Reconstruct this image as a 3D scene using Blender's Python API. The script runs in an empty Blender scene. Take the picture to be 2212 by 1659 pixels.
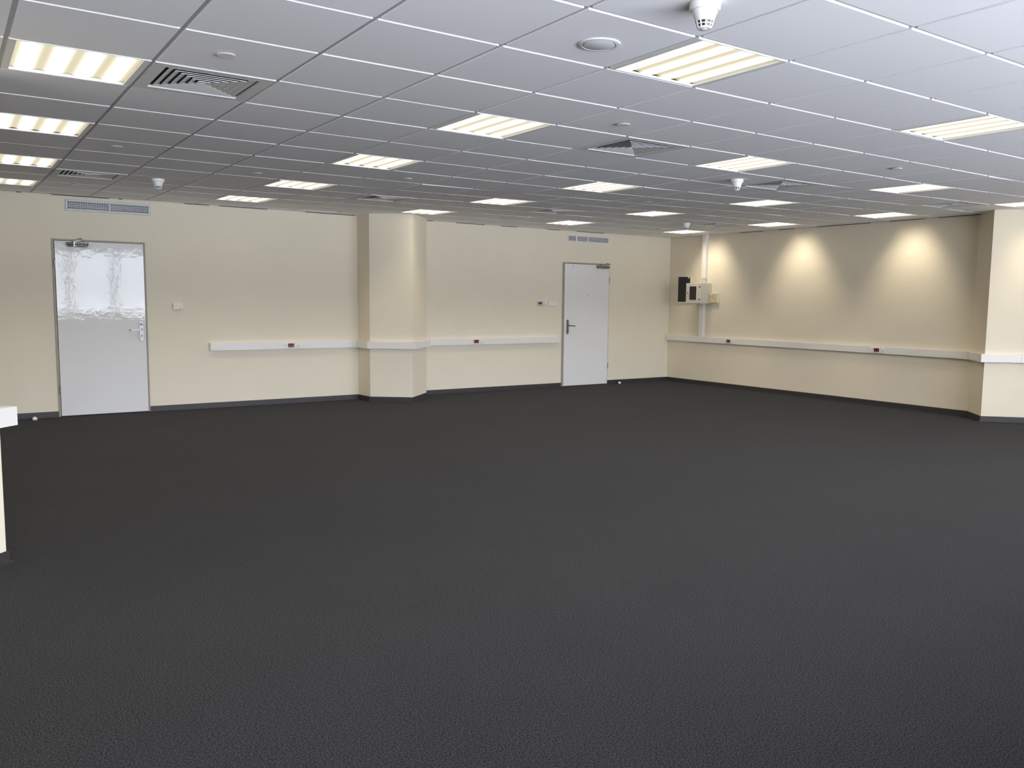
import bpy, bmesh, math, random
from mathutils import Vector, Matrix
random.seed(7)
C = bpy.context.scene.collection
SC = bpy.context.scene
PI = math.pi

# ------------------------------------------------------------------ room sizes (metres)
T = 0.600                 # ceiling grid pitch
GX0, GY0 = -0.0621, -0.1346  # where the grid starts
H = 2.588                 # ceiling height along the far walls; set a few centimetres lower around the camera so grid and walls line up
YB = 7.847                # back wall (two doors)
XR = 9.36                 # right wall
XL = -5.0                 # left wall, out of view
YF = -3.95                # window wall behind the viewer
PLEN = H + 0.26
CAM = Vector((-1.5533, -3.3642, 1.4255))

# ------------------------------------------------------------------ camera
W_PX, H_PX, F_PX = 2212.0, 1659.0, 1819.26
Fv = Vector((0.566470612909409, 0.8176746062290055, -0.10256355609220702))
Rv = Vector((0.8226366373120856, -0.568448327505585, 0.011638810418908825))
Uv = Vector((0.04878532219738502, 0.09096558296599835, 0.9946583609731299))
SX, SY = 30.16, 7.77
cd = bpy.data.cameras.new('camera')
cam = bpy.data.objects.new('camera', cd)
C.objects.link(cam)
m = Matrix.Identity(4)
for r in range(3):
    m[r][0], m[r][1], m[r][2], m[r][3] = Rv[r], Uv[r], -Fv[r], CAM[r]
cam.matrix_world = m
cd.sensor_fit = 'HORIZONTAL'
cd.sensor_width = 36.0
cd.lens = F_PX / W_PX * 36.0
cd.shift_x = -SX / W_PX
cd.shift_y = SY / W_PX
cd.clip_start = 0.02
SC.camera = cam

# ------------------------------------------------------------------ world: bright overcast sky seen through the windows
SKY = 3.0
LAMP_W = 9.0
wd = bpy.data.worlds.new('overcast_sky')
SC.world = wd
wd.use_nodes = True
wn = wd.node_tree.nodes
wl = wd.node_tree.links
bg = wn['Background']
tc = wn.new('ShaderNodeTexCoord'); sp = wn.new('ShaderNodeSeparateXYZ'); rp = wn.new('ShaderNodeValToRGB')
wl.new(tc.outputs['Generated'], sp.inputs[0]); wl.new(sp.outputs['Z'], rp.inputs[0])
rp.color_ramp.elements[0].position = 0.0; rp.color_ramp.elements[0].color = (0.60, 0.64, 0.70, 1)
rp.color_ramp.elements[1].position = 0.45; rp.color_ramp.elements[1].color = (0.78, 0.89, 1.0, 1)
wl.new(rp.outputs[0], bg.inputs[0])
bg.inputs[1].default_value = SKY

SC.view_settings.view_transform = 'Standard'
SC.view_settings.look = 'None'
SC.view_settings.gamma = 1.0
SC.view_settings.use_curve_mapping = False
SC.view_settings.exposure = 0.0
SC.cycles.use_denoising = True
SC.cycles.max_bounces = 10
SC.cycles.diffuse_bounces = 6
SC.cycles.glossy_bounces = 4
SC.cycles.transmission_bounces = 6
SC.cycles.transparent_max_bounces = 8
SC.cycles.caustics_reflective = False
SC.cycles.caustics_refractive = False
SC.cycles.sample_clamp_indirect = 8.0

# daylight comes in through this many window bays of the front wall
BAY0, BAYW, NBAY = -3.0, 1.0, 12
SILL, LINTEL = 0.94, 2.52
DAY_W = 900.0
pl = bpy.data.lights.new('window_daylight', 'AREA')
pl.shape = 'RECTANGLE'; pl.size = BAYW * NBAY; pl.size_y = LINTEL - SILL
pl.energy = DAY_W; pl.color = (0.86, 0.88, 1.0)
# what the windows look out on: bright sky above the rooflines, duller facades at the horizon, pale ground below
pl.use_nodes = True
n_, l_ = pl.node_tree.nodes, pl.node_tree.links
ge_ = n_.new('ShaderNodeNewGeometry'); sx_ = n_.new('ShaderNodeSeparateXYZ'); l_.new(ge_.outputs['Incoming'], sx_.inputs[0])
mp_ = n_.new('ShaderNodeMapRange'); mp_.inputs['From Min'].default_value = 0.5; mp_.inputs['From Max'].default_value = -0.5
l_.new(sx_.outputs['Z'], mp_.inputs['Value'])          # 0.5 = horizon, above it sky, below it ground
rm_ = n_.new('ShaderNodeValToRGB'); l_.new(mp_.outputs[0], rm_.inputs[0])
el_ = rm_.color_ramp.elements
el_[0].position = 0.0; el_[1].position = 1.0
for pos_, v_ in ((0.46, 0.60), (0.50, 0.32), (0.55, 0.34), (0.60, 0.72)):
    e_ = el_.new(pos_); e_.color = (v_, v_, v_, 1)
el_[0].color = (0.68, 0.68, 0.68, 1); el_[-1].color = (.84, .84, .84, 1)
st_ = n_.new('ShaderNodeMath'); st_.operation = 'MULTIPLY'; st_.inputs[1].default_value = 2.0
l_.new(rm_.outputs[0], st_.inputs[0]); l_.new(st_.outputs[0], n_['Emission'].inputs['Strength'])
po = bpy.data.objects.new('window_daylight', pl)
C.objects.link(po)
po.location = (BAY0 + BAYW * NBAY / 2, YF - 0.19, (SILL + LINTEL) / 2)
po.rotation_euler = (PI / 2, 0, 0)         # its -Z points to +Y, into the room

# ------------------------------------------------------------------ materials
def mat(name, col, rough=0.5, metal=0.0, var=0.04, scale=6.0, bump=0.0, bscale=200.0, spec=0.5, coat=0.0):
    mt = bpy.data.materials.new(name); mt.use_nodes = True
    n, l = mt.node_tree.nodes, mt.node_tree.links
    b = n['Principled BSDF']
    t = n.new('ShaderNodeTexCoord'); no = n.new('ShaderNodeTexNoise'); r = n.new('ShaderNodeValToRGB')
    no.inputs['Scale'].default_value = scale; no.inputs['Detail'].default_value = 4
    l.new(t.outputs['Object'], no.inputs['Vector']); l.new(no.outputs['Fac'], r.inputs[0])
    r.color_ramp.elements[0].position = 0.3; r.color_ramp.elements[1].position = 0.7
    r.color_ramp.elements[0].color = tuple(c * (1 - var) for c in col) + (1,)
    r.color_ramp.elements[1].color = tuple(min(1, c * (1 + var)) for c in col) + (1,)
    l.new(r.outputs[0], b.inputs['Base Color'])
    b.inputs['Roughness'].default_value = rough; b.inputs['Metallic'].default_value = metal
    b.inputs['Specular IOR Level'].default_value = spec
    if bump:
        n2 = n.new('ShaderNodeTexNoise'); n2.inputs['Scale'].default_value = bscale; n2.inputs['Detail'].default_value = 3
        bp = n.new('ShaderNodeBump'); bp.inputs['Strength'].default_value = bump; bp.inputs['Distance'].default_value = 0.002
        l.new(t.outputs['Object'], n2.inputs['Vector']); l.new(n2.outputs['Fac'], bp.inputs['Height'])
        l.new(bp.outputs[0], b.inputs['Normal'])
    return mt

M = {}
M['wall'] = mat('cream_wall_paint', (0.765, 0.70, 0.565), 0.75, var=0.012, scale=3, bump=0.12, bscale=260, spec=0.25)
M['tile'] = mat('mineral_ceiling_tile', (0.93, 0.92, 0.935), 0.9, var=0.02, scale=240, bump=0.25, bscale=420, spec=0.2)
M['bar'] = mat('grid_bar_enamel', (0.50, 0.495, 0.50), 0.55, var=0.01)
M['plenum'] = mat('dark_void', (0.03, 0.03, 0.03), 0.9)
M['white'] = mat('white_plastic', (0.80, 0.79, 0.77), 0.4, var=0.01)
M['trunk'] = mat('trunking_plastic', (0.78, 0.755, 0.73), 0.42, var=0.012)
M['skirt'] = mat('charcoal_skirting', (0.035, 0.032, 0.034), 0.5, var=0.12, scale=20)
M['frame'] = mat('taupe_door_frame', (0.34, 0.30, 0.235), 0.45, var=0.05)
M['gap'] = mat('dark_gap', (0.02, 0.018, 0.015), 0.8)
M['steel'] = mat('brushed_steel', (0.27, 0.265, 0.26), 0.36, 1.0, var=0.05, scale=40)
M['brass'] = mat('dull_bronze', (0.22, 0.20, 0.16), 0.45, 0.7, var=0.1, scale=30)
M['alu'] = mat('grille_aluminium', (0.56, 0.565, 0.57), 0.5, 0.1, var=0.03)
M['filter'] = mat('grey_filter_fabric', (0.22, 0.22, 0.23), 0.8, var=0.25, scale=30)
M['vent'] = mat('vent_enamel', (0.72, 0.72, 0.71), 0.5, var=0.02)
M['black'] = mat('black_panel', (0.014, 0.014, 0.015), 0.3, var=0.05)
M['brown'] = mat('smoked_window', (0.028, 0.02, 0.02), 0.2, var=0.05)
M['box'] = mat('grey_enclosure', (0.60, 0.59, 0.52), 0.5, var=0.03)
M['cream'] = mat('cream_plastic', (0.78, 0.74, 0.64), 0.5, var=0.02)
M['yellow'] = mat('yellowed_plastic', (0.60, 0.50, 0.30), 0.5, var=0.14, scale=14)
M['red'] = mat('red_socket', (0.19, 0.006, 0.005), 0.5, var=0.06)
M['darkred'] = mat('socket_recess', (0.10, 0.006, 0.006), 0.35)
M['grey'] = mat('grey_display_frame', (0.36, 0.36, 0.40), 0.4)
M['lcd'] = mat('dark_display', (0.04, 0.045, 0.06), 0.25)

def carpet():
    mt = mat('charcoal_loop_carpet', (0.03, 0.03, 0.03), 0.95, spec=0.1)
    n, l = mt.node_tree.nodes, mt.node_tree.links
    n.clear()
    out = n.new('ShaderNodeOutputMaterial'); b = n.new('ShaderNodeBsdfPrincipled')
    l.new(b.outputs[0], out.inputs[0])
    t = n.new('ShaderNodeTexCoord')
    v = n.new('ShaderNodeTexNoise'); v.inputs['Scale'].default_value = 160; v.inputs['Detail'].default_value = 5; v.inputs['Roughness'].default_value = 0.75
    w = n.new('ShaderNodeTexNoise'); w.inputs['Scale'].default_value = 1.3; w.inputs['Detail'].default_value = 3
    l.new(t.outputs['Object'], v.inputs['Vector']); l.new(t.outputs['Object'], w.inputs['Vector'])
    r = n.new('ShaderNodeValToRGB')
    e = r.color_ramp.elements
    e[0].position = 0.42; e[0].color = (0.006, 0.006, 0.0065, 1)
    e[1].position = 0.61; e[1].color = (0.056, 0.055, 0.0555, 1)
    l.new(v.outputs['Fac'], r.inputs[0])
    r2 = n.new('ShaderNodeValToRGB')
    r2.color_ramp.elements[0].position = 0.35; r2.color_ramp.elements[0].color = (0.92, 0.92, 0.92, 1)
    r2.color_ramp.elements[1].position = 0.65; r2.color_ramp.elements[1].color = (1, 1, 1, 1)
    l.new(w.outputs['Fac'], r2.inputs[0])
    mx = n.new('ShaderNodeMix'); mx.data_type = 'RGBA'; mx.blend_type = 'MULTIPLY'; mx.inputs[0].default_value = 1.0
    l.new(r.outputs[0], mx.inputs[6]); l.new(r2.outputs[0], mx.inputs[7])
    l.new(mx.outputs[2], b.inputs['Base Color'])
    b.inputs['Roughness'].default_value = 0.95; b.inputs['Specular IOR Level'].default_value = 0.1
    b.inputs['Sheen Weight'].default_value = 0.03; b.inputs['Sheen Roughness'].default_value = 0.35; b.inputs['Sheen Tint'].default_value = (1, 0.97, 0.93, 1)
    bp = n.new('ShaderNodeBump'); bp.inputs['Strength'].default_value = 0.5; bp.inputs['Distance'].default_value = 0.004
    l.new(v.outputs['Fac'], bp.inputs['Height']); l.new(bp.outputs[0], b.inputs['Normal'])
    return mt
M['carpet'] = carpet()

def door_paint():
    mt = mat('gloss_white_door', (0.76, 0.755, 0.75), 0.02, var=0.01, scale=2)
    n, l = mt.node_tree.nodes, mt.node_tree.links
    b = n['Principled BSDF']
    t = n.new('ShaderNodeTexCoord')
    a = n.new('ShaderNodeTexNoise'); a.inputs['Scale'].default_value = 8; a.inputs['Detail'].default_value = 4; a.inputs['Roughness'].default_value = 0.6
    bp = n.new('ShaderNodeBump'); bp.inputs['Strength'].default_value = 0.16; bp.inputs['Distance'].default_value = 0.006
    l.new(t.outputs['Object'], a.inputs['Vector']); l.new(a.outputs['Fac'], bp.inputs['Height'])
    l.new(bp.outputs[0], b.inputs['Normal'])
    b.inputs['IOR'].default_value = 1.5
    return mt
M['door'] = door_paint()

def lens_mat():
    """Ribbed acrylic lens of the ceiling lights: four tubes glow through it, warmer and dimmer between them."""
    mt = bpy.data.materials.new('glowing_lens'); mt.use_nodes = True
    n, l = mt.node_tree.nodes, mt.node_tree.links
    n.clear()
    out = n.new('ShaderNodeOutputMaterial'); em = n.new('ShaderNodeEmission')
    t = n.new('ShaderNodeTexCoord'); s = n.new('ShaderNodeSeparateXYZ')
    l.new(t.outputs['Object'], s.inputs[0])
    k = n.new('ShaderNodeMath'); k.operation = 'MULTIPLY'; k.inputs[1].default_value = 2 * PI / 0.1305
    l.new(s.outputs['X'], k.inputs[0])
    c = n.new('ShaderNodeMath'); c.operation = 'COSINE'; l.new(k.outputs[0], c.inputs[0])
    a = n.new('ShaderNodeMath'); a.operation = 'MULTIPLY_ADD'; a.inputs[1].default_value = -0.5; a.inputs[2].default_value = 0.5
    l.new(c.outputs[0], a.inputs[0])
    r = n.new('ShaderNodeValToRGB')
    r.color_ramp.elements[0].position = 0.0; r.color_ramp.elements[0].color = (0.95, 0.85, 0.61, 1)
    r.color_ramp.elements[1].position = 0.7; r.color_ramp.elements[1].color = (1.0, 0.93, 0.80, 1)
    l.new(a.outputs[0], r.inputs[0]); l.new(r.outputs[0], em.inputs[0])
    sq = n.new('ShaderNodeMath'); sq.operation = 'POWER'; sq.inputs[1].default_value = 1.6; l.new(a.outputs[0], sq.inputs[0])
    q = n.new('ShaderNodeMath'); q.operation = 'MULTIPLY_ADD'; q.inputs[1].default_value = 2.3; q.inputs[2].default_value = 0.82
    l.new(sq.outputs[0], q.inputs[0])
    # the tubes' light fades between them towards both ends of the trough
    ay = n.new('ShaderNodeMath'); ay.operation = 'ABSOLUTE'; l.new(s.outputs['Y'], ay.inputs[0])
    ef = n.new('ShaderNodeMapRange'); ef.interpolation_type = 'SMOOTHSTEP'
    ef.inputs['From Min'].default_value = 0.25; ef.inputs['From Max'].default_value = 0.285
    l.new(ay.outputs[0], ef.inputs['Value'])
    va = n.new('ShaderNodeMath'); va.operation = 'MULTIPLY_ADD'; va.inputs[1].default_value = -1.0; va.inputs[2].default_value = 1.0
    l.new(a.outputs[0], va.inputs[0])
    ed = n.new('ShaderNodeMath'); ed.operation = 'MULTIPLY'; l.new(ef.outputs[0], ed.inputs[0]); l.new(va.outputs[0], ed.inputs[1])
    ek = n.new('ShaderNodeMath'); ek.operation = 'MULTIPLY_ADD'; ek.inputs[1].default_value = -0.45; ek.inputs[2].default_value = 1.0
    l.new(ed.outputs[0], ek.inputs[0])
    st = n.new('ShaderNodeMath'); st.operation = 'MULTIPLY'; l.new(q.outputs[0], st.inputs[0]); l.new(ek.outputs[0], st.inputs[1])
    l.new(st.outputs[0], em.inputs[1])
    l.new(em.outputs[0], out.inputs[0])
    return mt
M['lens'] = lens_mat()

def glass_mat():
    mt = bpy.data.materials.new('window_glass'); mt.use_nodes = True
    n, l = mt.node_tree.nodes, mt.node_tree.links
    n.clear()
    out = n.new('ShaderNodeOutputMaterial'); tr = n.new('ShaderNodeBsdfTransparent'); gl = n.new('ShaderNodeBsdfGlossy')
    mx = n.new('ShaderNodeMixShader'); fr = n.new('ShaderNodeFresnel')
    gl.inputs['Roughness'].default_value = 0.02; tr.inputs[0].default_value = (0.95, 0.97, 0.97, 1)
    l.new(fr.outputs[0], mx.inputs[0]); l.new(tr.outputs[0], mx.inputs[1]); l.new(gl.outputs[0], mx.inputs[2])
    l.new(mx.outputs[0], out.inputs[0])
    return mt
M['glass'] = glass_mat()

# ------------------------------------------------------------------ mesh helpers
class MB:
    """Collects shapes into one bmesh; build() links it as one object."""
    def __init__(s): s.b = bmesh.new()
    def quad(s, pts):
        s.b.faces.new([s.b.verts.new(p) for p in pts])
        return s
    def box(s, x0, x1, y0, y1, z0, z1, bev=0.0, seg=1):
        v = [s.b.verts.new((x, y, z)) for x in (x0, x1) for y in (y0, y1) for z in (z0, z1)]
        idx = [(0, 1, 3, 2), (4, 6, 7, 5), (0, 4, 5, 1), (2, 3, 7, 6), (0, 2, 6, 4), (1, 5, 7, 3)]
        fs = [s.b.faces.new([v[i] for i in f]) for f in idx]
        if bev:
            es = list({e for f in fs for e in f.edges})
            bmesh.ops.bevel(s.b, geom=es, offset=bev, segments=seg, affect='EDGES', profile=0.5)
        return s
    def prism(s, poly, z0, z1):
        """Vertical prism over a plan polygon."""
        lo = [s.b.verts.new((x, y, z0)) for x, y in poly]; hi = [s.b.verts.new((x, y, z1)) for x, y in poly]
        k = len(poly)
        s.b.faces.new(lo[::-1]); s.b.faces.new(hi)
        for i in range(k):
            s.b.faces.new((lo[i], lo[(i + 1) % k], hi[(i + 1) % k], hi[i]))
        return s
    def lathe(s, prof, n=32, axis='Z', at=(0, 0, 0)):
        """prof: (radius, height) pairs turned about an axis through at."""
        rings = []
        for r, h in prof:
            ring = []
            for k in range(n):
                a = 2 * PI * k / n
                c, d = r * math.cos(a), r * math.sin(a)
                p = {'Z': (c, d, h), 'Y': (c, h, d), 'X': (h, c, d)}[axis]
                ring.append(s.b.verts.new((p[0] + at[0], p[1] + at[1], p[2] + at[2])))
            rings.append(ring)
        for a, b in zip(rings, rings[1:]):
            for k in range(n):
                s.b.faces.new((a[k], a[(k + 1) % n], b[(k + 1) % n], b[k]))
        s.b.faces.new(rings[0][::-1]); s.b.faces.new(rings[-1])
        return s
    def bar(s, p, q, w, h):
        """Square-section bar from p to q."""
        p, q = Vector(p), Vector(q)
        d = (q - p).normalized()
        u = d.cross(Vector((0, 0, 1))); u = u.normalized() if u.length > 1e-4 else Vector((1, 0, 0))
        v = u.cross(d)
        A = [s.b.verts.new(p + u * a * w / 2 + v * b * h / 2) for a, b in ((-1, -1), (1, -1), (1, 1), (-1, 1))]
        B = [s.b.verts.new(q + u * a * w / 2 + v * b * h / 2) for a, b in ((-1, -1), (1, -1), (1, 1), (-1, 1))]
        s.b.faces.new(A[::-1]); s.b.faces.new(B)
        for i in range(4): s.b.faces.new((A[i], A[(i + 1) % 4], B[(i + 1) % 4], B[i]))
        return s
    def slot(s, cx, cz, w, h, y0, y1, n=10):
        """Round-ended upright plate (a stadium) in the XZ plane, from y0 to y1."""
        r = w / 2; pts = []
        for k in range(n + 1):
            a = PI * k / n; pts.append((cx + r * math.cos(a), cz + h / 2 - r + r * math.sin(a)))
        for k in range(n + 1):
            a = PI + PI * k / n; pts.append((cx + r * math.cos(a), cz - h / 2 + r + r * math.sin(a)))
        A = [s.b.verts.new((x, y0, z)) for x, z in pts]; B = [s.b.verts.new((x, y1, z)) for x, z in pts]
        k = len(pts)
        s.b.faces.new(A); s.b.faces.new(B[::-1])
        for i in range(k): s.b.faces.new((A[i], A[(i + 1) % k], B[(i + 1) % k], B[i]))
        return s
    def mesh(s, name, m, smooth=False):
        bmesh.ops.recalc_face_normals(s.b, faces=s.b.faces)
        me = bpy.data.meshes.new(name); s.b.to_mesh(me); s.b.free()
        me.materials.append(m)
        if smooth:
            me.polygons.foreach_set('use_smooth', [True] * len(me.polygons))
            me.set_sharp_from_angle(angle=math.radians(35))
        return me
    def build(s, name, m, parent=None, loc=None, smooth=False):
        o = bpy.data.objects.new(name, s.mesh(name, m, smooth)); C.objects.link(o)
        if parent: o.parent = parent
        if loc: o.location = loc
        return o

def tag(o, label=None, cat=None, group=None, kind=None):
    if label: o['label'] = label
    if cat: o['category'] = cat
    if group: o['group'] = group
    if kind: o['kind'] = kind
    return o
def empty(name, loc=(0, 0, 0), rz=0.0):
    o = bpy.data.objects.new(name, None); C.objects.link(o)
    o.location = loc; o.rotation_euler = (0, 0, rz); o.empty_display_size = 0.1
    return o
def thing(name, label, cat, loc=(0, 0, 0), rz=0.0, group=None):
    return tag(empty(name, loc, rz), label, cat, group)
def copy_tree(o, parent=None):
    c = o.copy(); C.objects.link(c)
    if parent: c.parent = parent
    for ch in list(o.children): copy_tree(ch, c)
    return c
def structure(o): o['kind'] = 'structure'; return o

# ------------------------------------------------------------------ floor and walls
structure(MB().box(XL - .2, XR + .2, YF - .3, YB + .2, -0.15, 0.0).build('floor', M['carpet']))

WT = 0.18
D1 = (-0.474, 0.528, 2.078)      # door openings in the back wall: x0, x1, top
D2 = (6.921, 7.925, 2.070)
w = MB()
for x0, x1, z0 in ((XL - .2, D1[0], 0), (D1[0], D1[1], D1[2]), (D1[1], D2[0], 0), (D2[0], D2[1], D2[2]), (D2[1], XR + .2, 0)):
    w.box(x0, x1, YB, YB + WT, z0, PLEN)
structure(w.build('wall_back', M['wall']))
structure(MB().box(XR, XR + WT, YF - .2, YB, 0, PLEN).build('wall_right', M['wall']))
structure(MB().box(XL - WT, XL, YF - .2, YB, 0, PLEN).build('wall_left', M['wall']))
w = MB()
w.box(XL, BAY0, YF - .2, YF, SILL, LINTEL)
w.box(XL, XR, YF - .2, YF, 0, SILL).box(XL, XR, YF - .2, YF, LINTEL, PLEN)
w.box(BAY0 + BAYW * NBAY, XR, YF - .2, YF, SILL, LINTEL)
structure(w.build('wall_front', M['wall']))

# rotated square columns, half buried in the walls (plan corners)
K1 = [(3.30, YB), (3.325, 7.50), (3.80, 7.135), (4.25, 7.58), (4.25, YB)]
K2 = [(XR, 2.302), (9.006, 1.948), (XR, 1.594)]
NC = (-1.772, 1.80); ND = 0.44
K3 = [(NC[0] + ND, NC[1]), (NC[0], NC[1] + ND), (NC[0] - ND, NC[1]), (NC[0], NC[1] - ND)]
structure(MB().prism(K1, 0, PLEN).build('column', M['wall']))
structure(MB().prism(K2, 0, PLEN).build('column', M['wall']))
structure(MB().prism(K3, 0, PLEN).build('column', M['wall']))

def offset(path, d, closed=False):
    """Plan polyline pushed d to its right-hand side, with mitred corners."""
    n = len(path); out = []
    def nrm(a, b):
        v = Vector((b[0] - a[0], b[1] - a[1])).normalized(); return Vector((v.y, -v.x))
    for i, p in enumerate(path):
        ns = []
        if i > 0 or closed: ns.append(nrm(path[i - 1], p))
        if i < n - 1 or closed: ns.append(nrm(p, path[(i + 1) % n]))
        if len(ns) == 1: v = ns[0]
        else:
            v = (ns[0] + ns[1]); v = v / (v.length ** 2) * 2 if v.length > 1e-6 else ns[0]
        out.append((p[0] + v.x * d, p[1] + v.y * d))
    return out
def strip(path, d0, d1, z0, z1, mb=None, closed=False):
    """A band of rectangular section running along a plan polyline."""
    mb = mb or MB(); a, b = offset(path, d0, closed), offset(path, d1, closed); n = len(path)
    V = [[mb.b.verts.new((p[0], p[1], z)) for p, z in ((a[i], z0), (b[i], z0), (b[i], z1), (a[i], z1))] for i in range(n)]
    for i in range(n if closed else n - 1):
        A, B = V[i], V[(i + 1) % n]
        for k in range(4): mb.b.faces.new((A[k], A[(k + 1) % 4], B[(k + 1) % 4], B[k]))
    if not closed:
        mb.b.faces.new(V[0][::-1]); mb.b.faces.new(V[-1])
    return mb
def skirting(name, path, closed=False):
    mb = strip(path, 0.0, 0.011, 0.0, 0.062, None, closed)
    strip(path, 0.0, 0.007, 0.062, 0.067, mb, closed)
    strip(path, 0.011, 0.024, 0.0, 0.008, mb, closed)
    return structure(mb.build(name, M['skirt']))
skirting('baseboard_back', [(XL, YB), (D1[0], YB)])
skirting('baseboard_back', [(D1[1], YB)] + K1 + [(D2[0], YB)])
skirting('baseboard_back', [(D2[1], YB), (XR, YB)])
skirting('baseboard_right', [(XR, YB)] + K2 + [(XR, YF)])
skirting('baseboard_left', [(XL, YF), (XL, YB)])
skirting('trim_1', K3, True)

# ------------------------------------------------------------------ windows of the front wall (their light and their mirror image in the door show)
for k in range(NBAY):
    x0 = BAY0 + k * BAYW; x1 = x0 + BAYW
    o = structure(empty('window_%d' % (k + 1), (0, 0, 0)))
    f = MB()
    f.box(x0, x0 + .05, YF - .14, YF - .06, SILL, LINTEL).box(x1 - .05, x1, YF - .14, YF - .06, SILL, LINTEL)
    f.box(x0 + .05, x1 - .05, YF - .14, YF - .06, SILL, SILL + .05).box(x0 + .05, x1 - .05, YF - .14, YF - .06, LINTEL - .05, LINTEL)
    f.build('window_frame', M['white'], o)
    MB().box(x0 + .05, x1 - .05, YF - .104, YF - .098, SILL + .05, LINTEL - .05).build('window_pane', M['glass'], o)

# ------------------------------------------------------------------ ceiling: slab, grid bars, tiles
ceil = structure(MB().box(XL, XR, YF, YB, PLEN - .02, PLEN + .1).build('ceiling', M['plenum']))
GAP = 0.011                     # half the grid bar's visible width
DROP = 0.008                    # tiles hang this far below the bars
I0, I1, J0, J1 = -8, 15, -7, 13
def gx(i): return GX0 + T * i
def gy(j): return GY0 + T * j
def zc(x, y):
    """Underside of the ceiling tiles at a plan point: level with the wall tops far off, set a little lower around the camera to fit the grid to the walls."""
    d = math.hypot(x + 1.55, y + 3.36)  # plan distance from the camera, centre of the fitted dip
    return H - .0465 * (1 - min(1.0, max(0.0, (d - 8.7) / 2.9)))
def tilt(x, y):
    """Small rotation that lays a tile or fitting along the ceiling at a plan point."""
    e = .05
    return (math.atan((zc(x, y + e) - zc(x, y - e)) / (2 * e)), -math.atan((zc(x + e, y) - zc(x - e, y)) / (2 * e)), 0)
def vis(x, y, z):
    d = Vector((x, y, z)) - CAM; f = d.dot(Fv)
    if f < 0.1: return False
    u = W_PX / 2 + SX + F_PX * d.dot(Rv) / f; v = H_PX / 2 + SY - F_PX * d.dot(Uv) / f
    return -10 < u < W_PX + 10 and -10 < v < H_PX
LIGHTS = [(i, j) for i in (-6, -2, 2, 6, 10, 14) for j in (-1, 2, 5, 8, 11)]
VENTS = [(-1, 2), (-1, 9), (4, 2), (4, 9), (8, 3), (8, 9), (13, 3), (13, 9)]
used = set(LIGHTS) | set(VENTS)

def bar_strip(mb, pts, half, lift):
    """A T-bar face that follows the ceiling: pts are plan points along its middle."""
    d = (Vector(pts[-1]) - Vector(pts[0])).normalized(); n = Vector((-d.y, d.x)) * half
    rows = []
    for p in pts:
        z = zc(*p) + DROP + lift
        rows.append([mb.b.verts.new(q) for q in ((p[0] - n.x, p[1] - n.y, z), (p[0] + n.x, p[1] + n.y, z), (p[0] + n.x, p[1] + n.y, z + .012), (p[0] - n.x, p[1] - n.y, z + .012))])
    for A, B in zip(rows, rows[1:]):
        for k in range(4): mb.b.faces.new((A[k], A[(k + 1) % 4], B[(k + 1) % 4], B[k]))
    mb.b.faces.new(rows[0][::-1]); mb.b.faces.new(rows[-1])
for i in range(I0, I1 + 1):
    x = gx(i)
    if XL + .02 < x < XR - .02:
        ys = [YF] + [gy(j) for j in range(J0, J1 + 1) if YF < gy(j) < YB] + [YB]
        mb = MB(); bar_strip(mb, [(x, y) for y in ys], GAP + .004, 0); mb.build('grid_bar', M['bar'], ceil)
for j in range(J0, J1 + 1):
    y = gy(j)
    if YF + .02 < y < YB - .02:
        mb = MB()
        for i in range(I0 - 1, I1 + 1):                # cross bars butt against the main bars
            a, b = max(XL, gx(i) + GAP + .004), min(XR, gx(i + 1) - GAP - .004)
            if b > a: bar_strip(mb, [(a, y), ((a + b) / 2, y), (b, y)], GAP + .004, .0005)
        mb.build('grid_bar', M['bar'], ceil)
s = T / 2 - GAP
full = MB().box(-s, s, -s, s, 0, .014, bev=.0015).mesh('ceiling_tile', M['tile'])
rest = MB(); count = 0
for i in range(I0 - 1, I1 + 1):
    for j in range(J0 - 1, J1 + 1):
        if (i, j) in used: continue
        x0, x1 = max(XL + .006, gx(i) + GAP), min(XR - .006, gx(i + 1) - GAP)
        y0, y1 = max(YF + .006, gy(j) + GAP), min(YB - .006, gy(j + 1) - GAP)
        if x1 - x0 < .03 or y1 - y0 < .03: continue
        cx, cy = (x0 + x1) / 2, (y0 + y1) / 2
        z = zc(cx, cy) + random.uniform(-.0006, .0006)
        if not any(vis(x, y, z) for x in (x0, cx, x1) for y in (y0, cy, y1)):
            rest.box(x0, x1, y0, y1, z, z + .014); continue
        count += 1
        if abs(x1 - x0 - 2 * s) < 1e-6 and abs(y1 - y0 - 2 * s) < 1e-6:
            o = bpy.data.objects.new('ceiling_tile', full); C.objects.link(o); o.parent = ceil
            o.location = (cx, cy, z); o.rotation_euler = tilt(cx, cy)
        else:
            o = MB().box(x0 - cx, x1 - cx, y0 - cy, y1 - cy, 0, .014, bev=.0015).build('ceiling_tile', M['tile'], ceil, (cx, cy, z))
            o.rotation_euler = tilt(cx, cy)
o = rest.build('ceiling_tile_field', M['tile'], ceil); o['kind'] = 'stuff'
print('tiles', count)
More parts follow.
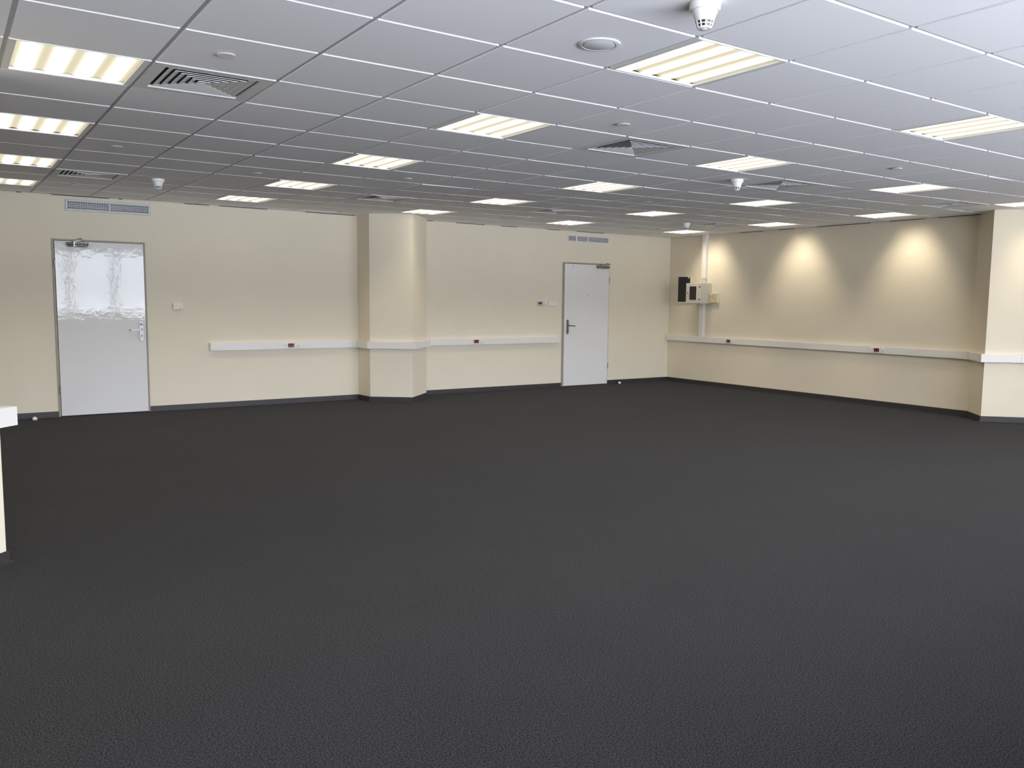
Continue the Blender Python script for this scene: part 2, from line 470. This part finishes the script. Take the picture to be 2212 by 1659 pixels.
# wall angle round the edge of the ceiling, with black strips on the plaster painting the shade of open joints
for nm, a, b in (('trim_2', (XL, YB), (XR, YB)), ('trim_3', (XR, YB), (XR, YF)), ('trim_4', (XL, YF), (XL, YB)), ('trim_5', (XR, YF), (XL, YF))):
    mb = MB(); A, B = Vector(a), Vector(b); d = (B - A).normalized(); n = Vector((d.y, -d.x)); L = (B - A).length
    k = int(L / .6)
    bar_strip(mb, [tuple(A + d * (L * q / k) + n * .013) for q in range(k + 1)], .010, -DROP - .002)
    t = structure(mb.build(nm, M['bar']))
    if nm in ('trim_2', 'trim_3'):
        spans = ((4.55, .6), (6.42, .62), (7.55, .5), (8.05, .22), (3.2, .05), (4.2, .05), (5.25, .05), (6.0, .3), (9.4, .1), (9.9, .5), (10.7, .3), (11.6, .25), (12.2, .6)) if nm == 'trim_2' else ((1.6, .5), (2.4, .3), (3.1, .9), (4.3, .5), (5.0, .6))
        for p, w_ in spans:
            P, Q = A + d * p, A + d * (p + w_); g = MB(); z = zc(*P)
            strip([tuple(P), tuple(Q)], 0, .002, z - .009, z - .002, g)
            g.build('joint_shade_strip', M['gap'], t)

# ------------------------------------------------------------------ ceiling lights
HS = 0.291                                              # half size of a fitting
def make_light():
    root = thing('ceiling_light', 'x', 'ceiling light', (0, 0, H), group='recessed ceiling light panels')
    f = MB(); a, b = HS, HS - .030                      # side rails wider than the end rails
    e = HS - .006
    f.box(-a, -b, -a, a, -.002, .03).box(b, a, -a, a, -.002, .03)
    f.box(-b, b, -a, -e, -.002, .03).box(-b, b, e, a, -.002, .03)
    f.build('frame', M['white'], root)
    MB().box(-a + .004, a - .004, -a + .004, a - .004, .034, .11).build('housing', M['white'], root)
    mb = MB(); n = 48; cols = []
    for k in range(n + 1):
        x = -b + 2 * b * k / n
        z = .004 + .010 * (0.5 + 0.5 * math.cos(2 * PI * x / .1305)) ** 1.4
        cols.append([mb.b.verts.new((x, y, z)) for y in (-e, -e + .03, 0, e - .03, e)])
    for p, q in zip(cols, cols[1:]):
        for r in range(4): mb.b.faces.new((p[r], p[r + 1], q[r + 1], q[r]))
    mb.build('lens', M['lens'], root, smooth=True)
    lo = bpy.data.objects.new('fluorescent_tubes', lamp); C.objects.link(lo)
    lo.parent = root; lo.location = (0, 0, -.004)
    return root
lamp = bpy.data.lights.new('fluorescent_tubes', 'AREA')
lamp.shape = 'SQUARE'; lamp.size = 0.40; lamp.energy = LAMP_W; lamp.color = (1.0, 0.87, 0.68); lamp.spread = math.radians(172)
# the tubes lie along Y in mirror troughs: the light spreads wide across them and is cut off lengthwise
lamp.use_nodes = True
n_, l_ = lamp.node_tree.nodes, lamp.node_tree.links
em_ = n_['Emission']
ge_ = n_.new('ShaderNodeNewGeometry'); sx_ = n_.new('ShaderNodeSeparateXYZ')
l_.new(ge_.outputs['Incoming'], sx_.inputs[0])
ay_ = n_.new('ShaderNodeMath'); ay_.operation = 'ABSOLUTE'; l_.new(sx_.outputs['Y'], ay_.inputs[0])
az_ = n_.new('ShaderNodeMath'); az_.operation = 'ABSOLUTE'; l_.new(sx_.outputs['Z'], az_.inputs[0])
dv_ = n_.new('ShaderNodeMath'); dv_.operation = 'DIVIDE'; l_.new(ay_.outputs[0], dv_.inputs[0]); l_.new(az_.outputs[0], dv_.inputs[1])
mr_ = n_.new('ShaderNodeMapRange'); mr_.interpolation_type = 'SMOOTHSTEP'
mr_.inputs['From Min'].default_value = 0.35; mr_.inputs['From Max'].default_value = 1.05
mr_.inputs['To Min'].default_value = 1.0; mr_.inputs['To Max'].default_value = 0.05
l_.new(dv_.outputs[0], mr_.inputs['Value'])
ax_ = n_.new('ShaderNodeMath'); ax_.operation = 'ABSOLUTE'; l_.new(sx_.outputs['X'], ax_.inputs[0])
dx_ = n_.new('ShaderNodeMath'); dx_.operation = 'DIVIDE'; l_.new(ax_.outputs[0], dx_.inputs[0]); l_.new(az_.outputs[0], dx_.inputs[1])
mx_ = n_.new('ShaderNodeMapRange'); mx_.interpolation_type = 'SMOOTHSTEP'
mx_.inputs['From Min'].default_value = 0.2; mx_.inputs['From Max'].default_value = 2.0
mx_.inputs['To Min'].default_value = 0.7; mx_.inputs['To Max'].default_value = 2.4
l_.new(dx_.outputs[0], mx_.inputs['Value'])
mm_ = n_.new('ShaderNodeMath'); mm_.operation = 'MULTIPLY'
l_.new(mr_.outputs[0], mm_.inputs[0]); l_.new(mx_.outputs[0], mm_.inputs[1]); l_.new(mm_.outputs[0], em_.inputs['Strength'])
LL = {
 (-2, 2): 'largest lit panel at the upper left, touching a square vent at its right',
 (-2, 5): 'second lit panel down the left edge of the photo, partly cut off',
 (-2, 8): 'third lit panel down the left edge of the photo, above the left vent',
 (-2, 11): 'lit panel at the left edge nearest the back wall, left of the white door',
 (2, -1): 'largest lit panel overhead, beside the big smoke detector and round air valve',
 (2, 2): 'lit panel near the top centre, second in the row behind the largest one',
 (2, 5): 'third lit panel of the row leading from the largest one to the back wall',
 (2, 8): 'fourth lit panel of the row leading from the largest one to the back wall',
 (2, 11): 'lit panel close to the back wall over the left wall trunking',
 (6, -1): 'large lit panel at the right edge of the photo, upper right',
 (6, 2): 'lit panel right of the middle vent, just above a smoke detector',
 (6, 5): 'lit panel in mid ceiling, left of a small smoke detector and vent',
 (6, 8): 'lit panel second from the column, between two far ceiling vents',
 (6, 11): 'lit panel touching the top of the column on the back wall',
 (10, 2): 'lit panel at mid right, below a small round sprinkler cover',
 (10, 5): 'lit panel just below the vent that has a smoke detector beside it',
 (10, 8): 'lit panel behind a sprinkler cover, left of the far right corner vent',
 (10, 11): 'lit panel above the slatted wall grille over the right door',
 (14, 2): 'lit panel above the right-hand column, cut by the right edge',
 (14, 5): 'lit panel against the right wall, nearest to the right-hand column',
 (14, 8): 'lit panel against the right wall, touching a vent, halfway to the corner',
 (14, 11): 'lit panel in the far room corner above the grey electrical box',
 (-6, -1): 'lit panel out of view over the left wall, nearest the windows',
 (-6, 2): 'lit panel out of view over the left wall, second from the windows',
 (-6, 5): 'lit panel out of view over the left wall, third from the windows',
 (-6, 8): 'lit panel out of view over the left wall, fourth from the windows',
 (-6, 11): 'lit panel out of view in the back left corner',
 (-2, -1): 'lit panel out of view straight above the viewer',
 (10, -1): 'lit panel out of view to the right, second from the right wall',
 (14, -1): 'lit panel out of view by the right wall near the windows',
}
first = None
for (i, j) in LIGHTS:
    o = first = make_light() if first is None else first
    if (i, j) != LIGHTS[0]: o = copy_tree(first)
    x, y = gx(i + .5), gy(j + .5)
    o.location = (x, y, zc(x, y)); o.rotation_euler = tilt(x, y)
    o['label'] = LL[(i, j)]

# ------------------------------------------------------------------ four-way ceiling vents
def make_vent():
    root = thing('ceiling_vent', 'x', 'vent', (0, 0, H), group='square louvred ceiling vents')
    a, b = HS, .232
    f = MB()
    f.box(-a, -b, -a, a, -.003, .012).box(b, a, -a, a, -.003, .012)
    f.box(-b, b, -a, -b, -.003, .012).box(-b, b, b, a, -.003, .012)
    f.build('frame', M['vent'], root)
    n = MB()
    for sx in (-1, 1):
        n.box(*sorted((sx * b, sx * (b + .006))), -b, b, .012, .16); n.box(-b, b, *sorted((sx * b, sx * (b + .006))), .012, .16)
    n.box(-b, b, -b, b, .15, .16)
    n.build('neck', M['plenum'], root)
    for k in range(6):
        r1 = .212 - k * .036; r0 = r1 - .027
        mb = MB(); z1, z0, th = .000, .0078, .0010
        ring = lambda r, z: [mb.b.verts.new((x * r, y * r, z)) for x, y in ((-1, -1), (1, -1), (1, 1), (-1, 1))]
        R = [ring(r0 if k < 5 else .004, z0), ring(r1 - .002, z1 + .0005), ring(r1, z1), ring(r1, z1 + .003), ring((r0 if k < 5 else .004) + .001, z0 + th)]
        for p, q in zip(R, R[1:] + R[:1]):
            for v in range(4): mb.b.faces.new((p[v], p[(v + 1) % 4], q[(v + 1) % 4], q[v]))
        mb.build('louvre', M['vent'], root)
    return root
VL = {
 (-1, 2): 'large square louvred vent at the upper left beside the biggest left light',
 (-1, 9): 'narrow-looking square vent over the white door at the left, above its wall grille',
 (4, 2): 'square louvred vent at upper centre right, its louvres sharply visible',
 (4, 9): 'square vent just above the column on the back wall',
 (8, 3): 'square vent on the right with a smoke detector at its left corner',
 (8, 9): 'far square vent between two lights, left of the right door',
 (13, 3): 'square vent at the far right above the right-hand column',
 (13, 9): 'far square vent touching a light near the right wall and room corner',
}
first = None
for ij in VENTS:
    o = make_vent() if first is None else copy_tree(first)
    first = first or o
    x, y = gx(ij[0] + .5), gy(ij[1] + .5)
    o.location = (x, y, zc(x, y)); o.rotation_euler = tilt(x, y); o['label'] = VL[ij]

# ------------------------------------------------------------------ sprinkler covers, smoke detectors, air valve
def make_cover():
    root = thing('sprinkler_cover', 'x', 'sprinkler', (0, 0, H), group='round sprinkler cover plates')
    MB().lathe([(.030, 0), (.030, -.004)], 28).build('collar', M['gap'], root)
    MB().lathe([(.041, -.004), (.042, -.005), (.042, -.0065), (.040, -.008)], 32).build('plate', M['white'], root, smooth=True)
    return root
COV = [(-0.416, 0.735, 'round white sprinkler cover above the big vent at upper left'),
       (-0.416, 3.687, 'round sprinkler cover between the two left vents'),
       (-0.365, 6.555, 'round sprinkler cover nearest the back wall at the left, above the door grille'),
       (2.038, 0.777, 'tilted-looking sprinkler cover just above the upper centre vent'),
       (0.838, 4.359, 'round sprinkler cover left of the fourth light in the centre row'),
       (2.05, 3.801, 'sprinkler cover between the third and fourth lights, above the column vent'),
       (5.08, 3.84, 'small sprinkler cover below the mid ceiling light'),
       (5.012, 6.744, 'small sprinkler cover on the ceiling right of the column'),
       (4.936, 0.711, 'sprinkler cover at the right above the mid right light'),
       (7.925, 3.688, 'tiny sprinkler cover on the far right ceiling, left of the light by the column'),
       (7.912, 6.656, 'tiny sprinkler cover in the far corner beside the corner light')]
first = None
for x, y, lb in COV:
    o = make_cover() if first is None else copy_tree(first)
    first = first or o
    o.location = (x, y, zc(x, y) - .001); o['label'] = lb

def make_detector():
    root = thing('smoke_detector', 'x', 'smoke detector', (0, 0, H), group='smoke detectors')
    MB().lathe([(.059, 0), (.060, -.003), (.060, -.026), (.056, -.031), (.049, -.031)], 40).build('base', M['white'], root, smooth=True)
    MB().lathe([(.050, -.031), (.0495, -.036), (.036, -.071)], 40).build('body', M['white'], root, smooth=True)
    MB().lathe([(.0325, -.070), (.0255, -.096)], 32).build('chamber', M['black'], root, smooth=True)
    cage = MB()
    for z0, z1, r0, r1 in ((-.070, -.0725, .0365, .0355), (-.0815, -.0845, .0322, .0312), (-.0935, -.097, .0278, .0268)):
        cage.lathe([(r0 - .004, z0), (r0, z0), (r1, z1), (r1 - .004, z1)], 32)
    for k in range(10):
        a = 2 * PI * k / 10
        cage.bar((.0348 * math.cos(a), .0348 * math.sin(a), -.071), (.0262 * math.cos(a), .0262 * math.sin(a), -.096), .0045, .004)
    cage.build('cage', M['white'], root)
    MB().lathe([(.0272, -.097), (.026, -.1), (.012, -.1005), (.012, -.1025), (.009, -.103)], 32).build('cap', M['vent'], root, smooth=True)
    return root
DET = [(0.85, -1.041, 'largest smoke detector hanging at the top edge of the photo'),
       (4.438, 1.965, 'smoke detector beside a vent at the right of the ceiling'),
       (0.214, 5.424, 'smoke detector over the left door, right of the left vent'),
       (7.512, 5.631, 'tiny smoke detector in the far corner over the electrical box')]
first = None
for x, y, lb in DET:
    o = make_detector() if first is None else copy_tree(first)
    first = first or o
    o.location = (x, y, zc(x, y)); o.rotation_euler.z = .32; o.scale = (.96, .96, .96); o['label'] = lb

v = thing('air_valve', 'round white air valve disc in a ceiling tile beside the largest light', 'vent', (.860, -.410, zc(.860, -.410)))
MB().lathe([(.092, 0), (.091, -.005), (.075, -.008), (.071, -.004), (.071, 0)], 48).build('rim', M['vent'], v, smooth=True)
MB().lathe([(.067, -.002), (.069, -.007), (.063, -.009)], 48).build('disc', M['vent'], v, smooth=True)

# ------------------------------------------------------------------ doors in the back wall
def make_door(name, x0, x1, top, lx0, lx1, ltop, hinge_left):
    d = structure(empty(name, (0, 0, 0)))
    Y = YB
    fr = MB()
    fr.box(x0, lx0 - .004, Y - .012, Y + .10, 0, top, bev=.003).box(lx1 + .004, x1, Y - .012, Y + .10, 0, top, bev=.003)
    fr.box(lx0 - .004, lx1 + .004, Y - .012, Y + .10, ltop + .004, top, bev=.003)
    fr.build('door_frame', M['frame'], d)
    MB().box(lx0 - .004, lx1 + .004, Y + .03, Y + .06, .0, ltop + .004).build('door_stop', M['gap'], d)
    leaf = MB().box(lx0, lx1, Y - .020, Y + .022, .010, ltop, bev=.0025, seg=2).build('door_leaf', M['door'], d)
    hx = lx1 - .054 if hinge_left else lx0 + .068
    dr = -1 if hinge_left else 1
    yf = Y - .020
    MB().slot(hx, .999, .044, .242, yf - .009, yf).build('handle_plate', M['steel'], leaf, smooth=True)
    h = MB(); h.lathe([(.011, 0), (.011, -.045), (.009, -.050)], 20, 'Y', (hx, yf - .008, 1.024))
    h.bar((hx, yf - .050, 1.024), (hx + dr * .125, yf - .050, 1.015), .016, .017)
    h.lathe([(.0105, 0), (.0105, .006)], 16, 'X', (hx + dr * .125 - .003, yf - .050, 1.015))
    h.build('lever_handle', M['steel'], leaf, smooth=True)
    k = MB(); k.lathe([(.009, 0), (.009, -.005)], 18, 'Y', (hx, yf - .009, .948)); k.box(hx - .004, hx + .004, yf - .014, yf - .009, .925, .945)
    k.build('lock_cylinder', M['brass'], leaf)
    MB().lathe([(.015, 0), (.014, -.006), (.010, -.008)], 22, 'Y', (hx, yf - .009, 1.085)).build('lock_rose', M['steel'], leaf, smooth=True)
    for z in (1.79, .32):
        xh = lx0 - .006 if hinge_left else lx1 + .006
        hb = MB(); hb.lathe([(.008, -.048), (.008, -.004)], 14, 'Z', (xh, Y - .024, z)); hb.lathe([(.0088, .0), (.0088, .044), (.004, .05)], 14, 'Z', (xh, Y - .024, z))
        hb.build('hinge', M['steel'], d, smooth=True)
    return d, leaf
d1, leaf1 = make_door('door_1', D1[0], D1[1], D1[2], -.446, .506, 2.055, True)
d2, leaf2 = make_door('door_2', D2[0], D2[1], D2[2], 6.958, 7.911, 2.045, False)
yf = YB - .020
# closer of the left door: two shiny tubes in a bracket, arm folded up to the frame
c = MB()
c.lathe([(.013, -.325), (.015, -.322), (.015, -.098), (.013, -.095)], 20, 'X', (0, yf - .032, 2.026))
c.lathe([(.012, -.315), (.014, -.312), (.014, -.108), (.012, -.105)], 20, 'X', (0, yf - .026, 2.004))
c.box(-.256, -.236, yf - .052, yf, 1.990, 2.058, bev=.003); c.box(-.31, -.29, yf - .03, yf, 1.993, 2.036); c.box(-.13, -.11, yf - .03, yf, 1.993, 2.036)
for x in (-.228, -.126):
    c.lathe([(.006, 0), (.005, -.006)], 12, 'Y', (x, yf - .044, 2.032)); c.lathe([(.006, 0), (.005, -.006)], 12, 'Y', (x, yf - .040, 1.998))
c.build('door_closer', M['steel'], d1, smooth=True)
a = MB(); a.bar((-.246, yf - .055, 2.052), (-.172, yf - .062, 2.068), .018, .008); a.bar((-.172, yf - .062, 2.068), (-.172, YB - .012, 2.086), .014, .014)
a.lathe([(.012, -.004), (.012, .012)], 14, 'Z', (-.172, yf - .05, 2.08)); a.build('closer_arm', M['steel'], d1, smooth=True)
for x, z, r in ((.384, 2.020, .011), (.468, 1.94, .014)):
    MB().lathe([(r, 0), (r, -.003), (r * .6, -.004)], 20, 'Y', (x, yf, z)).build('cover_cap', M['steel'], leaf1, smooth=True)
# closer of the right door: bronze body, slanting arm
c = MB(); c.box(7.628, 7.850, yf - .046, yf, 1.985, 2.036, bev=.008, seg=2); c.lathe([(.022, 0), (.022, .036)], 20, 'X', (7.850, yf - .023, 2.010))
c.box(7.665, 7.80, yf - .0475, yf - .044, 2.012, 2.017)
c.build('door_closer', M['brass'], d2, smooth=True)
a = MB(); a.bar((7.70, yf - .05, 2.046), (7.868, yf - .085, 2.060), .022, .008); a.bar((7.868, yf - .085, 2.058), (7.86, YB - .012, 2.078), .018, .008)
a.lathe([(.013, 0), (.013, .02)], 14, 'Z', (7.70, yf - .035, 2.03)); a.build('closer_arm', M['brass'], d2)
for x, z in ((7.120, 2.013), (7.437, 1.521)):
    MB().lathe([(.008, 0), (.008, -.002), (.005, -.003)], 16, 'Y', (x, yf, z)).build('peephole', M['black'], leaf2)

# ------------------------------------------------------------------ wall grilles over the doors
g = thing('wall_grille', 'wide aluminium wall grille with mesh over the left white door', 'vent', (-.315, YB, 2.405), group=None)
GW, GH = .918, .132
def grille_frame(W_, H_, b):
    f = MB()
    for x0, x1, z0, z1 in ((0, W_, 0, b), (0, W_, H_ - b, H_), (0, b, b, H_ - b), (W_ - b, W_, b, H_ - b)):
        f.box(x0, x1, -.014, 0, z0, z1, bev=.004)
    return f
grille_frame(GW, GH, .026).build('frame', M['alu'], g)
MB().box(.02, GW - .02, -.002, -.0005, .02, GH - .02).build('backing', M['black'], g)
MB().box(.46, .472, -.013, -.002, .026, GH - .026).build('divider', M['alu'], g)
mb = MB()
for k in range(1, 46):
    x = .026 + (GW - .052) * k / 46; mb.box(x - .0028, x + .0028, -.010, -.003, .026, GH - .026)
for k in range(1, 4):
    z = .026 + (GH - .052) * k / 4; mb.box(.026, GW - .026, -.0115, -.003, z - .0024, z + .0024)
o = mb.build('mesh_grid', M['alu'], g); o['kind'] = 'stuff'
fl = MB(); fl.box(.03, .30, -.0028, -.002, .052, .075).box(.30, .60, -.0028, -.002, .034, .060).box(.48, .66, -.0028, -.002, .064, .085)
fl.build('filter_strip', M['filter'], g)

g = thing('wall_grille', 'slatted white wall grille over the right door', 'vent', (7.013, YB, 2.405))
GW, GH = .892, .116
grille_frame(GW, GH, .017).build('frame', M['white'], g)
MB().box(.014, GW - .014, -.002, -.0005, .014, GH - .014).build('backing', M['black'], g)
for k in range(5):
    z = .017 + (GH - .034) * (k + .5) / 5
    mb = MB(); a = [(-.012, z - .0055), (-.004, z + .0035), (-.004, z + .0055), (-.012, z - .0035)]
    A = [mb.b.verts.new((.017, y, q)) for y, q in a]; B = [mb.b.verts.new((GW - .017, y, q)) for y, q in a]
    mb.b.faces.new(A); mb.b.faces.new(B[::-1])
    for i in range(4): mb.b.faces.new((A[i], A[(i + 1) % 4], B[(i + 1) % 4], B[i]))
    mb.build('slat', M['vent'], g)
for x, w_ in ((.185, .022), (.432, .012)):
    MB().box(x - w_ / 2, x + w_ / 2, -.0135, -.002, .017, GH - .017).build('divider', M['white'], g)

# ------------------------------------------------------------------ cable trunking at desk height
TD, TZ0, TZ1 = .055, .742, .838
def trunking(name, label, path, corners, closed=False):
    t = thing(name, label, 'cable trunking')
    strip(path, 0, TD - .004, TZ0, TZ1, None, closed).build('body', M['trunk'], t)
    strip(path, TD - .004, TD, TZ0 + .010, TZ1 - .006, None, closed).build('lid', M['trunk'], t)
    strip(path, TD - .004, TD + .0015, TZ0, TZ0 + .006, None, closed).build('lower_lip', M['trunk'], t)
    n = len(path)
    for i in corners:
        p = Vector(path[i]); a = Vector(path[i - 1]); b = Vector(path[(i + 1) % n])
        q = [tuple(p + (a - p).normalized() * min(.10, (a - p).length * .45)), tuple(p), tuple(p + (b - p).normalized() * min(.10, (b - p).length * .45))]
        strip(q, 0, TD + .003, TZ0 - .002, TZ1 + .002).build('corner_cover', M['trunk'], t)
    return t
P1 = [(1.262, YB)] + K1 + [(6.838, YB)]
t1 = trunking('cable_trunking', 'long white cable trunking on the back wall, wrapping round the column', P1, [1, 2, 3, 4, 5])
for x in (1.262, 6.838):
    s_ = -1 if x < 2 else 1
    MB().box(*sorted((x, x + s_ * .004)), YB - TD - .003, YB, TZ0 - .002, TZ1 + .002).build('end_cap', M['white'], t1)
P2 = [(XR, YB - .02)] + K2 + [(XR, YF + .3)]
t2 = trunking('cable_trunking', 'white cable trunking along the right wall and round its column', P2, [1, 2, 3])
MB().box(XR - TD - .003, XR, YB - .020, YB - .016, TZ0 - .002, TZ1 + .002).build('end_cap', M['white'], t2)
MB().box(XR - TD - .0015, XR - TD + .002, 6.86, 6.90, TZ0, TZ1).build('joint_cover', M['trunk'], t2)
t3 = trunking('cable_trunking', 'white trunking stub on the near column at the left edge', K3, [0, 1, 2, 3], True)

# ------------------------------------------------------------------ socket blocks set in the trunking (local x along the wall, -y out of it)
def make_socket():
    root = thing('socket_block', 'x', 'socket', (0, 0, 0), group='socket blocks in the trunking')
    y = -TD
    pl_ = MB().box(0, .158, y - .007, y - .0005, .752, .826, bev=.003).build('power_plate', M['white'], root)
    r = MB(); r.lathe([(.0225, 0), (.0225, -.002), (.0185, -.002), (.0175, 0)], 24, 'Y', (.040, y - .007, .790)); r.build('socket_ring', M['white'], pl_)
    MB().lathe([(.0175, 0), (.0172, -.0006)], 24, 'Y', (.040, y - .007, .790)).build('socket_recess', M['vent'], pl_)
    h = MB()
    for dx in (-.008, .008): h.lathe([(.003, 0), (.003, -.0006)], 10, 'Y', (.040 + dx, y - .0075, .790))
    h.box(.0375, .0425, y - .0085, y - .007, .804, .811); h.box(.0375, .0425, y - .0085, y - .007, .769, .776)
    h.build('contact', M['gap'], pl_)
    rd = MB().box(.068, .152, y - .011, y - .0065, .764, .816, bev=.002).build('red_socket', M['red'], root)
    for cx in (.089, .131):
        MB().lathe([(.0195, 0), (.0195, -.001), (.016, -.0005)], 24, 'Y', (cx, y - .011, .790)).build('recess', M['darkred'], rd)
        MB().lathe([(.0035, 0), (.003, -.003)], 10, 'Y', (cx, y - .0115, .779)).build('contact', M['white'], rd)
    dp = MB().box(.178, .238, y - .007, y - .0005, .752, .826, bev=.003).build('data_plate', M['white'], root)
    MB().box(.190, .226, y - .009, y - .007, .760, .802, bev=.001).build('shutter', M['cream'], dp)
    MB().box(.203, .213, y - .0096, y - .009, .774, .784).build('jack', M['gap'], dp)
    return root
SOCK = [((2.196, YB, 0), 0, 'red and white sockets in the trunking left of the column'),
        ((5.118, YB, 0), 0, 'red and white sockets between the column and the right door'),
        ((XR, 6.455, 0), -PI / 2, 'red and white sockets on the right wall below the electrical box'),
        ((XR, 3.715, 0), -PI / 2, 'red and white sockets on the right wall nearest the right-hand column')]
first = None
for loc, rz, lb in SOCK:
    o = make_socket() if first is None else copy_tree(first)
    first = first or o
    o.location = loc; o.rotation_euler.z = rz; o['label'] = lb

# ------------------------------------------------------------------ switches and controls on the back wall
t = thing('wall_thermostat', 'small white wall control box with a round knob, right of the left door', 'thermostat', (.828, YB, 1.264))
MB().box(0, .110, -.032, 0, 0, .082, bev=.005, seg=2).build('casing', M['cream'], t)
MB().lathe([(.019, 0), (.018, -.010), (.012, -.012)], 24, 'Y', (.100, -.032, .030)).build('knob', M['cream'], t, smooth=True)
MB().lathe([(.006, 0), (.005, -.001)], 14, 'Y', (.034, -.032, .042)).build('lamp', M['grey'], t)
t = thing('room_controller', 'grey wall controller with a dark display, left of the light switches', 'controller', (6.405, YB, 1.340))
MB().box(0, .112, -.020, 0, 0, .086, bev=.008, seg=2).build('casing', M['white'], t)
MB().box(.006, .106, -.0225, -.019, .007, .079, bev=.004).build('face', M['grey'], t)
MB().box(.022, .088, -.0235, -.022, .034, .062).build('display', M['lcd'], t)
b = MB()
for k in range(4): b.box(.024 + k * .018, .034 + k * .018, -.0245, -.022, .016, .022)
b.lathe([(.006, 0), (.005, -.002)], 12, 'Y', (.098, -.0225, .040)); b.build('button', M['white'], t)
t = thing('rotary_dimmer', 'single white dimmer plate between the grey controller and double switch', 'dimmer', (6.537, YB, 1.338))
MB().box(0, .078, -.011, 0, 0, .078, bev=.003).build('plate', M['cream'], t)
MB().lathe([(.022, 0), (.021, -.010), (.017, -.014)], 28, 'Y', (.040, -.011, .039)).build('knob', M['white'], t, smooth=True)
MB().box(.030, .036, -.0255, -.024, .024, .034).build('pointer', M['grey'], t)
t = thing('light_switch', 'double white light switch beside the right door', 'switch', (6.637, YB, 1.338))
MB().box(0, .158, -.010, 0, 0, .078, bev=.003).build('plate', M['cream'], t)
for k in (0, 1):
    MB().box(.010 + k * .071, .078 + k * .071, -.0155, -.009, .009, .069, bev=.003).build('rocker', M['white'], t)

# ------------------------------------------------------------------ electrical boxes and ducts on the right wall
t = thing('distribution_panel', 'flat panel with black door in a cream frame, behind the grey box', 'electrical panel', (XR, 7.616, 1.412), -PI / 2)
f = MB()
PW, PH, b = .320, .482, .014
for x0, x1, z0, z1 in ((0, PW, 0, .026), (0, PW, PH - b, PH), (0, b, .026, PH - b), (PW - b, PW, .026, PH - b)):
    f.box(x0, x1, -.024, 0, z0, z1, bev=.003)
f.build('frame', M['cream'], t)
MB().box(b, PW - b, -.020, -.001, .026, PH - b).build('door', M['black'], t)
MB().box(.252, .288, -.0225, -.020, PH - .042, PH - .008).build('label_plate', M['white'], t)
t = thing('electrical_enclosure', 'deep grey electrical box with a dark window on the right wall', 'electrical box', (XR, 7.150, 1.413), -PI / 2)
EW, EH, ED = .336, .346, .28
body = MB().box(0, EW, -ED + .03, 0, 0, EH, bev=.004, seg=2).build('body', M['box'], t)
dr = MB().box(.001, EW - .001, -ED, -ED + .029, .001, EH - .001, bev=.006, seg=2).build('door', M['box'], t)
MB().box(.080, .258, -ED - .003, -ED + .001, .052, .302, bev=.003).build('window_rim', M['cream'], dr)
MB().box(.089, .249, -ED - .0045, -ED - .002, .061, .293).build('window', M['brown'], dr)
for x, z in ((.322, .280), (.322, .071)):
    MB().lathe([(.014, 0), (.013, -.004)], 18, 'Y', (x, -ED, z)).build('screw_cap', M['black'], dr)
MB().lathe([(.012, 0), (.011, -.004)], 18, 'Y', (.043, -ED, .178)).build('lock', M['black'], dr)
MB().box(.012, .060, -ED - .002, -ED, .312, .332).build('label_plate', M['white'], dr)
MB().box(.08, .22, -.20, -.06, EH, EH + .006).build('lid_flap', M['white'], t)
t = thing('junction_box', 'small square yellowed junction box right of the grey box', 'electrical box', (XR, 6.812, 1.425), -PI / 2)
MB().box(0, .166, -.052, 0, 0, .164, bev=.004).build('back_box', M['cream'], t)
MB().box(.003, .163, -.062, -.052, .003, .161, bev=.004).build('cover', M['yellow'], t)
MB().box(.012, .058, -.0635, -.062, .134, .152).build('label_plate', M['white'], t)
MB().lathe([(.005, 0), (.004, -.002)], 12, 'Y', (.100, -.062, .086)).build('screw', M['brass'], t)
t = thing('cable_duct', 'white upright cable duct from the ceiling down to the grey box', 'cable duct', (XR, 7.020, 1.85), -PI / 2)
MB().box(0, .098, -.054, 0, 0, H - 1.85, bev=.002).build('body', M['trunk'], t)
MB().box(.006, .092, -.058, -.053, .004, H - 1.85, bev=.001).build('lid', M['trunk'], t)
MB().box(-.002, .100, -.060, 0, -.002, .003).build('end_cap', M['cream'], t)
MB().box(.012, .086, -.048, 0, -.10, -.002).build('inner_channel', M['box'], t)
t = thing('cable_duct', 'white upright cable duct from the grey box down to the wall trunking', 'cable duct', (XR, 7.045, TZ1), -PI / 2)
MB().box(0, .098, -.052, 0, 0, 1.42 - TZ1, bev=.002).build('body', M['trunk'], t)
MB().box(.004, .094, -.056, -.051, 0, 1.42 - TZ1, bev=.001).build('lid', M['trunk'], t)

# ------------------------------------------------------------------ door stops on the carpet
def stop(x, y, lb):
    t = thing('door_stop', lb, 'door stop', (x, y, 0), group='domed door stops')
    MB().lathe([(.024, 0), (.026, .004), (.026, .010)], 24).build('base', M['grey'], t)
    MB().lathe([(.026, .010), (.025, .022), (.020, .032), (.011, .038), (.003, .040)], 24).build('dome', M['white'], t, smooth=True)
stop(-.735, YB - .17, 'small white domed door stop on the carpet left of the left door')
stop(8.14, YB - .09, 'small white domed door stop on the carpet right of the right door')
